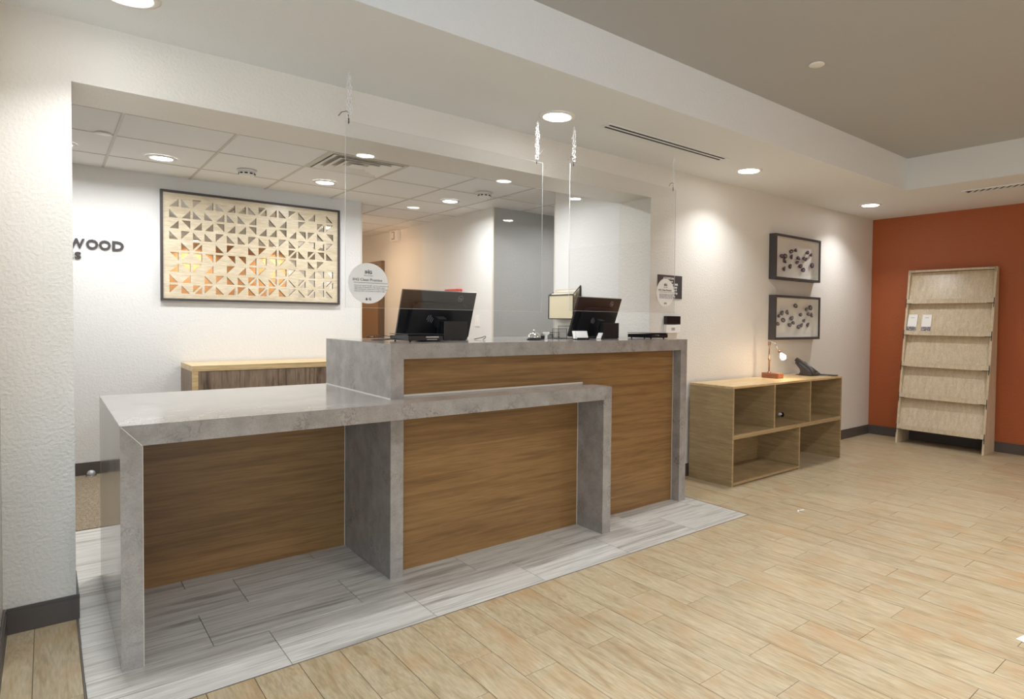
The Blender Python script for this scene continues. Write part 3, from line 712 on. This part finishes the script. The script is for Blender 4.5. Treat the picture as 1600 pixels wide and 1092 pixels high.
# card holder
t = empty('card_holder', 'white business cards in a small black holder on the tall counter', 'card holder', (1.385, -.27, ZH), R(-8))
part('tray', 'blackm', t, (-.045, .045, -.02, .03, 0, .006), (-.045, .045, -.024, -.02, 0, .014), bevel=.001)
for k in range(2):
    bm = bmesh.new(); box(bm, -.043+k*-.008, .043+k*-.008, -.0035, .0035, 0, .052, mat=Matrix.Translation((0, -.012+.022*k, .0065)) @ Matrix.Rotation(R(-22), 4, 'X')); me('card_stack', bm, 'paper', t)
bm = bmesh.new(); box(bm, -.003, .003, -.02, .02, 0, .045, mat=Matrix.Rotation(R(28), 4, 'Y'))
o = me('leaning_card', bm, 'paper', None, loc=(1.60, -.19, ZH+.0008)); tag(o, 'small white card leaning between the holder and the black computer', 'card')

# ------------------------------------------------------------------ wall items round the counter
t = empty('file_pocket', 'cream file pocket with papers hanging on the white office wall', 'file holder', (XO1, .977, 1.262))
part('back_plate', 'blackm', t, (-.004, -.0005, -.17, -.15, 0, .285), (-.004, -.0005, .15, .17, 0, .25), (-.004, -.0005, -.15, .15, 0, .02))
part('front_folder', 'manila', t, (-.085, -.082, -.165, .165, .004, .206))
bm = bmesh.new()
for z in (0, .207): tube(bm, [(-.088, -.17, z+.002), (-.088, .17, z+.002)], .004, 6)
for y in (-.17, .17): tube(bm, [(-.006, y, .29 if y < 0 else .25), (-.088, y, .209), (-.088, y, .002), (-.006, y, .002)], .004, 6)
for k in range(1, 9):
    tube(bm, [(-.006-.009*k, -.17, .003), (-.006-.009*k, -.17, .285-.0087*k)], .0009, 4)
for k in range(1, 9): tube(bm, [(-.086, -.17, .025*k), (-.006, -.17, .025*k+.008)], .0009, 4)
me('wire_frame', bm, 'blackm', t)
for k in range(5):
    bm = bmesh.new(); box(bm, -.0012, .0012, -.150, .150, .012, .214+.012*k, mat=Matrix.Translation((-.070+.014*k, .002*k, 0)) @ Matrix.Rotation(R(-4+k), 4, 'Y') @ Matrix.Rotation(R(1.5*(k % 3)-1.5), 4, 'X')); me('paper_sheet', bm, 'paper' if k % 2 else 'manila', t)
def wallplate(name, label, cat, mat, loc_, size, axis, group=None):
    t = empty(name, label, cat, loc_, 0, group); a_, b_ = size
    if axis == 'x': part('plate', mat, t, (-.006, -.0005, -a_/2, a_/2, -b_/2, b_/2), bevel=.0015); part('toggle', mat, t, (-.010, -.0062, -.012, .012, -.025, .025))
    else: part('plate', mat, t, (-a_/2, a_/2, -.006, -.0005, -b_/2, b_/2), bevel=.0015); part('socket', 'greyink', t, (-.014, .014, -.0075, -.0062, .008, .032), (-.014, .014, -.0075, -.0062, -.032, -.008))
wallplate('light_switch', 'white light switch plate on the corridor wall right of the left monitor', 'switch', 'white', (XT, 2.54, 1.235), (.09, .12), 'x')
wallplate('light_switch', 'white switch plate on the white wall above the right computer box', 'switch', 'white', (XO1, .44, 1.235), (.07, .115), 'x')
wallplate('wall_outlet', 'white wall outlet seen through the open lower right bay of the oak shelf', 'outlet', 'white', (4.47, 0, .20), (.07, .11), 'y')
t = empty('alarm_panel', 'small red box on the corridor wall behind the left monitor top', 'alarm', (XT, 3.03, 1.50))
part('housing', 'red', t, (-.05, -.0005, -.16, .16, -.09, .085), bevel=.004); part('cover', 'red', t, (-.056, -.0505, -.14, .14, -.07, .065), bevel=.002)
t = empty('strobe_alarm', 'square beige alarm strobe high on the corridor wall', 'alarm', (XT, 4.58, 2.325))
part('housing', 'white', t, (-.06, -.0005, -.10, .10, -.07, .07), bevel=.006)
part('bezel', 'greyink', t, (-.064, -.0605, -.055, .035, -.05, .05), bevel=.002); part('strobe_lens', 'white', t, (-.072, -.0645, -.04, .02, -.038, .038), bevel=.003)
# lobby wall sign and reader
t = empty('notice_sign', 'black wall notice with white lettering right of the opening', 'sign', (2.51, 0, 1.522))
part('plate', 'frame', t, (-.14, .14, -.006, -.0005, -.09, .09))
for i, (s_, x, al) in enumerate((('ATTENTION', -.02, 'CENTER'), ('pets are not', -.022, 'CENTER'), ('allowed and 100%', .012, 'CENTER'), ('smoke free hotel', .008, 'CENTER'), ('fees charged if', .016, 'CENTER'), ('not observed by', .016, 'CENTER'), ('any staying.', .012, 'CENTER'))):
    letters('lettering', s_, 'paper', t, (x, -.0065, .058-.0225*i), .021 if i else .022, bold=.0006)
t = empty('card_reader', 'wall reader with dark screen over a white base right of the opening', 'wall device', (2.535, 0, 1.228))
part('base', 'white', t, (-.088, .075, -.03, -.0005, -.066, .0), bevel=.003); part('screen', 'screen', t, (-.088, .075, -.032, -.0005, .0015, .066), bevel=.003)
part('button', 'silver', t, (-.03, .01, -.0315, -.0302, -.045, -.025))

# letters on the office wall
t = empty('sign_letters', 'dark raised letters WOOD and ES on the white office wall', 'sign', (-.85, YB, 1.8))
def letter(ch, x0, x1, z0, z1):
    letters('letter', ch, 'frame', t, (x0+.85, -.0065, z0-1.8), .1, depth=.005, bold=.0035, fit=(x1-x0, z1-z0))
for ch, x0, x1 in (('W', -1.045, -.944), ('O', -.936, -.862), ('O', -.858, -.784), ('D', -.775, -.701)): letter(ch, x0, x1, 1.757, 1.833)
letter('E', -1.045, -1.012, 1.677, 1.73); letter('S', -1.005, -.966, 1.676, 1.731)

# ------------------------------------------------------------------ cut-out art panel over a mirror
ART = ["b a c b a b b a cb b a c a b . a", "a b a a b a a b . a b . c . cb c", "b d b b d b b d b b d b d c a d", "a c a a c a a c a a c a c d b c",
       ". a cb . a c . a c b a cb a cb d a", "d c d d c d d b d d c d . a c .", "b d c b . c b d c b d c d b d d", "a b . a c a a cb a ad cb a cb d b cb", "c a cb c a b c a cb c a c a cb d a"]
AX0, AX1, AZ0, AZ1 = -.462, .979, 1.376, 2.286
t = empty('cutout_art_panel', 'framed birch panel with triangular cut-outs over a mirror on the office wall', 'wall art', ((AX0+AX1)/2, YB, (AZ0+AZ1)/2))
hw, hh = (AX1-AX0)/2, (AZ1-AZ0)/2; fwid = .018
for nm, b in (('frame_rail', (-hw, hw, -.035, -.0005, hh-fwid, hh)), ('frame_rail', (-hw, hw, -.035, -.0005, -hh, -hh+fwid)), ('frame_stile', (-hw, -hw+fwid, -.035, -.0005, -hh+fwid, hh-fwid)), ('frame_stile', (hw-fwid, hw, -.035, -.0005, -hh+fwid, hh-fwid))):
    part(nm, 'frame', t, b)
part('mirror', 'mirror', t, (-hw+fwid, hw-fwid, -.008, -.001, -hh+fwid, hh-fwid))
iw, ih = hw-fwid-.0005, hh-fwid-.0005
mx_, mz_ = .033, .033; cw, chh = (2*iw-2*mx_)/16, (2*ih-2*mz_)/9
bm = bmesh.new(); YF, YK = -.024, -.017
def quadface(pts, holes):
    loops = [[Vector((p[0], p[1], 0)) for p in pts]]+[[Vector((p[0], p[1], 0)) for p in h] for h in holes]
    flat = [v for l in loops for v in l]
    tris = tessellate_polygon(loops)
    for y in (YF, YK):
        V = [bm.verts.new((v.x, y, v.y)) for v in flat]
        for tr in tris:
            try: bm.faces.new([V[i] for i in tr])
            except ValueError: pass
    for h in holes:
        A = [bm.verts.new((p[0], YF, p[1])) for p in h]; B = [bm.verts.new((p[0], YK, p[1])) for p in h]
        for i in range(len(h)): bm.faces.new((A[i], A[(i+1) % len(h)], B[(i+1) % len(h)], B[i]))
mg, dg_ = .009, .018
for r, row in enumerate(ART):
    for c_, code in enumerate(row.split()):
        x0 = -iw+mx_+cw*c_; x1 = x0+cw; z1 = ih-mz_-chh*r; z0 = z1-chh
        X0, X1, Z0, Z1 = x0+mg, x1-mg, z0+mg, z1-mg; hs = []
        if code != '.':
            d = .011 if len(code) > 1 else .004
            T = {'a': [(X0, Z0), (X1-d, Z0), (X0, Z1-d)], 'b': [(X1, Z0), (X1, Z1-d), (X0+d, Z0)],
                 'c': [(X0, Z1), (X0, Z0+d), (X1-d, Z1)], 'd': [(X1, Z1), (X0+d, Z1), (X1, Z0+d)]}
            hs = [T[k] for k in code]
        quadface([(x0, z0), (x1, z0), (x1, z1), (x0, z1)], hs)
for q in (((-iw, -ih), (iw, -ih), (iw, -ih+mz_), (-iw, -ih+mz_)), ((-iw, ih-mz_), (iw, ih-mz_), (iw, ih), (-iw, ih)), ((-iw, -ih+mz_), (-iw+mx_, -ih+mz_), (-iw+mx_, ih-mz_), (-iw, ih-mz_)), ((iw-mx_, -ih+mz_), (iw, -ih+mz_), (iw, ih-mz_), (iw-mx_, ih-mz_))):
    quadface(list(q), [])
bmesh.ops.remove_doubles(bm, verts=bm.verts, dist=.00005)
me('cutout_sheet', bm, 'birch', t)

# office credenza
CX0, CY0, CZ = -.323, 2.38, .862
t = empty('credenza', 'low office cabinet with oak top and rustic grey doors behind the counter', 'cabinet', (CX0, CY0, 0))
part('top', 'oaktop', t, (0, 2.0-.5, 0, .53, CZ-.045, CZ), bevel=.0015)
part('side_panel', 'rustic', t, (0, .018, .012, .53, .0, CZ-.0455)); part('side_panel', 'rustic', t, (1.482, 1.5, .012, .53, .0, CZ-.0455))
part('face_stile', 'oaktop', t, (0, .042, 0, .0118, 0, CZ-.0455)); part('plinth', 'shadow_gap', t, (.0185, 1.4815, .05, .52, 0, .08))
for k in range(5):
    x0 = .0445+k*.288; d = part('door', 'rustic', t, (x0, x0+.285, .002, .02, .085, CZ-.048))
    bm = bmesh.new(); lathe(bm, [(.006, 0), (.006, .012), (.012, .016), (.010, .024)], seg=14, mat=Matrix.Translation((x0+(.04 if k % 2 else .245), .0018, .5)) @ Matrix.Rotation(R(90), 4, 'X')); me('knob', bm, 'blackm', d)

# floor door stop
t = empty('door_stop', 'small clear dome door stop at the foot of the office wall', 'door stop', (-.92, 2.86, .004))
bm = bmesh.new(); lathe(bm, [(.034, 0), (.034, .006)], seg=24); me('base_plate', bm, 'chrome', t)
bm = bmesh.new(); lathe(bm, [(.026, .0062), (.028, .02), (.022, .036), (.010, .044), (.002, .045)], seg=24); me('dome', bm, base_mat and 'silver', t, True)

# ------------------------------------------------------------------ oak shelf unit against the lobby wall
X0, X1, Y0, Y1, ZS, TB = 2.738, 4.411, -.453, -.03, .763, .017
t = empty('shelf_unit', 'low open oak shelf unit with five bays under the framed pictures', 'shelf', (X0, Y0, 0))
w, d = X1-X0, Y1-Y0
part('top', 'oaktop', t, (0, w, 0, d, ZS-TB, ZS), bevel=.0008)
part('side_panel', 'oak', t, (0, TB, 0, d, 0, ZS-TB-.0005), bevel=.0008); part('side_panel', 'oak', t, (w-TB, w, 0, d, 0, ZS-TB-.0005), bevel=.0008)
part('middle_shelf', 'oak', t, (TB+.0005, w-TB-.0005, 0, d-.01, .358, .392), bevel=.0008)
part('bottom_shelf', 'oak', t, (TB+.0005, .945, 0, d-.01, .008, .028), bevel=.0008)
for x in (.557, 1.112): part('divider', 'oak', t, (x, x+TB, .001, d-.01, .3925, ZS-TB-.0005))
part('divider', 'oak', t, (.946, .946+TB, .001, d-.01, 0, .3575))
bk = part('back_panel', 'oak', t, (TB+.0005, w-TB-.0005, d-.0095, d-.003, .3925, ZS-TB-.0005)); part('back_panel', 'oak', t, (TB+.0005, .9455, d-.0095, d-.003, .028, .3575))
bm = bmesh.new(); lathe(bm, [(.022, 0), (.022, .002)], seg=20, mat=Matrix.Translation((1.1118, .272, .422)) @ Matrix.Rotation(R(-90), 4, 'Y')); me('cable_hole', bm, 'blackm', bk)
bm = bmesh.new(); lathe(bm, [(.013, 0), (.011, .03)], seg=16, mat=Matrix.Translation((1.109, .282, .425)) @ Matrix.Rotation(R(-90), 4, 'Y'))
o = me('white_plug', bm, 'white', None, loc=(X0, Y0, 0)); tag(o, 'small white plug at the cable hole of the shelf middle bay', 'plug')
bm = bmesh.new(); tube(bm, [(4.40, -.02, .27), (4.39, -.028, .2), (4.405, -.03, .1), (4.38, -.03, .03), (4.30, -.028, .008)], .003, 6)

tag(me('cord', bm, 'white', None), 'white cord hanging behind the open lower right bay of the shelf unit', 'cord')

# lamp
t = empty('desk_lamp', 'copper pipe desk lamp with bare bulb on a wooden block', 'lamp', (3.675, -.185, ZS))
part('base', 'basewood', t, (-.04, .04, -.085, .085, 0, .045), bevel=.003)
bm = bmesh.new(); ym = .035
tube(bm, [(0, ym, .045), (0, ym, .16), (-.004, ym, .165), (-.004, ym, .3)], .0065, 10)
lathe(bm, [(.016, 0), (.016, .006), (.009, .012)], c=(0, ym, .045), seg=16); me('pole', bm, 'copper', t)
bm = bmesh.new(); lathe(bm, [(.010, -.018), (.012, -.01), (.012, .01), (.010, .018)], c=(-.004, ym, .305), seg=14)
lathe(bm, [(.010, -.01), (.011, 0), (.010, .01)], c=(0, ym, .165), seg=14); me('joint', bm, 'copper', t)
bm = bmesh.new(); tube(bm, [(-.004, ym, .315), (-.004, ym-.03, .318), (-.004, ym-.055, .305), (-.004, ym-.10, .245)], .006, 10); me('arm', bm, 'chrome', t)
bm = bmesh.new(); mt = Matrix.Translation((-.004, ym-.10, .245)) @ Matrix.Rotation(R(143), 4, 'X')
lathe(bm, [(.011, -.004), (.0145, .0), (.0145, .028), (.012, .03)], seg=16, mat=mt); me('socket', bm, 'copper', t)
bm = bmesh.new(); lathe(bm, [(.010, .031), (.011, .036), (.020, .050), (.026, .066), (.023, .082), (.012, .091), (.003, .093)], seg=24, mat=mt)
MT['bulb'] = base_mat('lit_bulb', (1, .9, .75), .3, emit=((1, .80, .55), 22)); me('bulb', bm, 'bulb', t, True)
pl = bpy.data.lights.new('lamp', 'POINT'); pl.energy = P_BULB; pl.color = (1, .72, .45); pl.shadow_soft_size = .03
po = bpy.data.objects.new('lamp_light', pl); C.objects.link(po); po.parent = t; po.location = mt @ Vector((0, 0, .125))

# phone
t = empty('desk_phone', 'dark desk phone with raised handset on the shelf unit', 'phone', (4.225, -.20, ZS), R(-8))
bm = bmesh.new(); prism(bm, [(-.10, .004), (-.095, .022), (.080, .122), (.092, .112), (.030, .058), (.022, .030), (.050, .006), (-.02, .004)], 'x', -.062, .075)
bmesh.ops.bevel(bm, geom=list(bm.edges), offset=.003, segments=1, affect='EDGES'); b_ = me('body', bm, 'frame', t)
part('stand', 'frame', t, (-.05, .06, .0, .085, 0, .006), bevel=.001)
bm = bmesh.new()
hp = [(-.045, -.112, .022), (-.045, -.108, .044), (-.045, -.075, .066), (-.045, -.02, .100), (-.045, .035, .130), (-.045, .078, .143), (-.045, .092, .130)]
tube(bm, hp, [.012, .019, .014, .013, .014, .02, .014], 10); me('handset', bm, 'frame', t)
Mp = Matrix.Translation((0, 0, .006)) @ Matrix.Rotation(math.atan2(.100, .175), 4, 'X')
bm = bmesh.new(); box(bm, .0, .062, .03, .075, .0655, .0675, mat=Mp); me('display', bm, 'greyink', t)
for i in range(4):
    for j in range(3):
        bm = bmesh.new(); box(bm, .004+.019*j, .018+.019*j, -.058+.018*i, -.046+.018*i, .0655, .0685, mat=Mp); me('key', bm, 'blackm', t)
bm = bmesh.new(); pts_ = [(4.235+.0+.012*math.cos(k*1.25)*.5+.0022*k, -.31-.0022*k, ZS+.006+.004*math.sin(k*1.25)) for k in range(30)]
tube(bm, pts_, .0018, 5); tag(me('phone_cord', bm, 'greyink', None), 'pale coiled cord between the phone and the flat black pad', 'cord')
bm = bmesh.new(); box(bm, -.035, .035, -.09, .09, .001, .012, bevel=.002)
t = empty('flat_pad', 'thin flat black pad lying at the right end of the shelf top', 'pad', (4.335, -.345, ZS), R(10))
me('body', bm, 'frame', t); part('cable_clip', 'blackm', t, (-.012, .012, .0905, .105, .0, .02), bevel=.002)

# ------------------------------------------------------------------ shadow-box pictures
def shadowbox(label, x0, x1, z0, z1, pods):
    t = empty('shadow_box', label, 'picture', (x0, 0, z0), 0, 'two framed shadow boxes'); w, h = x1-x0, z1-z0; f = .022
    part('frame_rail', 'frame', t, (0, w, -.072, -.0005, h-f, h)); part('frame_rail', 'frame', t, (0, w, -.072, -.0005, 0, f))
    part('frame_stile', 'frame', t, (0, f, -.072, -.0005, f+.0003, h-f-.0003)); part('frame_stile', 'frame', t, (w-f, w, -.072, -.0005, f+.0003, h-f-.0003))
    part('mount_board', 'linen', t, (f+.0003, w-f-.0003, -.014, -.001, f+.0003, h-f-.0003))
    part('glazing', 'glass', t, (f+.0003, w-f-.0003, -.066, -.064, f+.0003, h-f-.0003))
    bm = bmesh.new(); g_ = .0004
    part('inner_liner', 'linen', t, (f+g_, f+.004, -.063, -.0145, f+g_, h-f-g_), (w-f-.004, w-f-g_, -.063, -.0145, f+g_, h-f-g_), (f+.004, w-f-.004, -.063, -.0145, h-f-.004, h-f-g_), (f+.004, w-f-.004, -.063, -.0145, f+g_, f+.004))
    bm.free()
    for i, (px, pz) in enumerate(pods):
        rr = random.Random(i*7+int(z0*10)); s = rr.uniform(.8, 1.1); ang = rr.uniform(0, 6.28)
        bm = bmesh.new(); mt = Matrix.Translation((px-x0, -.0145, pz-z0)) @ Matrix.Rotation(R(90)+rr.uniform(-.35, .35), 4, 'X') @ Matrix.Rotation(rr.uniform(-.4, .4), 4, 'Y') @ Matrix.Rotation(ang, 4, 'Z')
        lathe(bm, [(.006, -.002), (.016*s, .004), (.025*s, .016), (.026*s, .022), (.020*s, .024)], seg=14, mat=mt @ Matrix.Diagonal((1, .8, 1, 1)), cap=True)
        p = me('seed_pod', bm, 'pod', t, True)
        bm = bmesh.new(); lathe(bm, [(.014*s, .0242), (.009*s, .027), (.002, .0275)], c=(0, 0, 0), seg=10, mat=mt @ Matrix.Diagonal((1, .5, 1, 1)) @ Matrix.Translation((.003, .004, 0))); me('pod_highlight', bm, 'pod2', p)  # pale cap paints the white highlight on each pod
shadowbox('upper of the two charcoal shadow boxes with dark seed pods', 3.868, 4.668, 1.656, 2.074,
    [(4.029,1.877),(4.09,1.886),(4.085,1.831),(4.074,1.763),(4.197,1.939),(4.272,1.948),(4.199,1.884),(4.18,1.795),(4.306,1.843),(4.326,1.875),(4.363,1.809),(4.412,1.772),(4.419,1.886),(4.458,1.883),(4.491,1.948),(4.555,1.928),(4.579,1.825)])
shadowbox('lower of the two charcoal shadow boxes, just above the lamp', 3.878, 4.682, 1.094, 1.510,
    [(4.292,1.419),(4.057,1.35),(4.145,1.35),(4.005,1.316),(4.081,1.281),(3.987,1.237),(4.221,1.3),(4.196,1.238),(4.252,1.251),(4.382,1.334),(4.446,1.279),(4.402,1.234),(4.350,1.212),(4.522,1.24),(4.494,1.393),(4.567,1.400),(4.525,1.34),(4.587,1.33)])

# ------------------------------------------------------------------ leaning literature rack on the orange wall
YA, YZ = -.44, -1.275
t = empty('literature_rack', 'tall pale ash literature rack standing against the orange wall', 'rack', (5.613, YZ, 0))
wy = YA-YZ; fx = lambda z: .131*z
ZR = 1.83; bx = lambda z: .31
tk = .02
for nm, y0, y1 in (('side_panel', 0, tk), ('side_panel', wy-tk, wy)):
    bm = bmesh.new(); prism(bm, [(0, 0), (.30, 0), (.30, ZR), (fx(ZR), ZR)], 'y', y0, y1); me(nm, bm, 'ash', t)
bm = bmesh.new(); prism(bm, [(fx(ZR)-.0, ZR-.02), (.30, ZR-.02), (.30, ZR), (fx(ZR), ZR)], 'y', tk+.0005, wy-tk-.0005); me('top_rail', bm, 'ash', t)
lev = [.152, .483, .812, 1.144, 1.476]
for i, z in enumerate(lev):
    zt = (lev+[ZR-.022])[i+1]-.003
    bm = bmesh.new(); x0 = fx(z)+.012; x1 = fx(zt)+.058
    prism(bm, [(x0, z+.016), (x1, zt), (x1+.008, zt), (x0+.008, z+.016)], 'y', tk+.0005, wy-tk-.0005); me('back_board', bm, 'ash', t)
    bm = bmesh.new(); prism(bm, [(fx(z)+.001, z), (fx(z)+.085, z), (fx(z)+.085, z+.015), (fx(z)+.001, z+.015)], 'y', tk+.0005, wy-tk-.0005); sh = me('shelf_board', bm, 'ash', t)
    bm = bmesh.new(); prism(bm, [(fx(z)-.009, z-.003), (fx(z)-.001, z-.003), (fx(z+.045)-.001, z+.042), (fx(z+.045)-.009, z+.042)], 'y', .004, wy-.004); me('lip', bm, 'ash', t)
    for ya in (.0, wy):
        s = 1 if ya == 0 else -1
        bm = bmesh.new(); mtz = Matrix.Translation((fx(z)-.0105, ya+s*.004, z)) @ Matrix.Rotation(math.atan(.131), 4, 'Y')
        box(bm, -.0016, .0, -.0032, .0032, -.045, .05, mat=mtz); box(bm, -.0016, .0, min(0, s*.06), max(0, s*.06), -.0055, -.0003, mat=mtz); me('corner_bracket', bm, 'blackm', t)
for ya in (.0, wy):
    s = 1 if ya == 0 else -1; bm = bmesh.new()
    mtz = Matrix.Translation((fx(ZR)-.0005, ya+s*.011, ZR-.006)) @ Matrix.Rotation(math.atan(.131), 4, 'Y')
    box(bm, -.0012, .0, -.002, .002, -.045, .0, mat=mtz); box(bm, -.0012, .0, min(0, s*.06), max(0, s*.06), -.003, .0, mat=mtz); me('corner_bracket', bm, 'blackm', t)
z = lev[3]+.0155
for y, nm in ((-.512, 'brochure stack nearest the left side of the rack'), (-.655, 'brochure stack second from the left side of the rack')):
    th = math.atan((fx(lev[4])+.058-fx(lev[3])-.012)/(lev[4]-.003-lev[3]-.016))
    b0 = empty('brochure', 'white folded '+nm, 'brochure', (5.613+fx(lev[3])+.002, y, z), 0, 'brochures on the rack')
    Mb = Matrix.Rotation(th, 4, 'Y')
    for nn, mm, bx_ in (('page_block', 'paper', (-.002, .010, -.047, .047, 0, .205)), ('cover_photo', 'photo', (-.0028, -.0021, -.0465, .0465, .001, .072))):
        bm = bmesh.new(); box(bm, *bx_, mat=Mb); me(nn, bm, mm, b0)
    bm = bmesh.new(); box(bm, -.0026, -.0021, -.018, .018, .168, .172, mat=Mb); me('printed_title', bm, 'greyink', b0)

# ------------------------------------------------------------------ scraps on the floor
bm = bmesh.new(); box(bm, -.022, .008, -.004, .006, 0, .003, mat=Matrix.Rotation(.4, 4, 'Z')); box(bm, .012, .045, -.004, .005, 0, .0035, mat=Matrix.Rotation(-.3, 4, 'Z'))
tag(me('paper_scrap', bm, 'paper', None, loc=(2.6, -1.096, .0004)), 'tiny white paper scrap on the plank floor in front of the shelf', 'scrap')
bm = bmesh.new(); box(bm, 0, .3, -.21, 0, 0, .002)
o = me('paper_sheet', bm, 'paper', None, loc=(1.733, -2.565, .0004)); o.rotation_euler = (0, 0, R(-12)); tag(o, 'white paper sheet on the floor, cut by the right picture edge', 'paper')
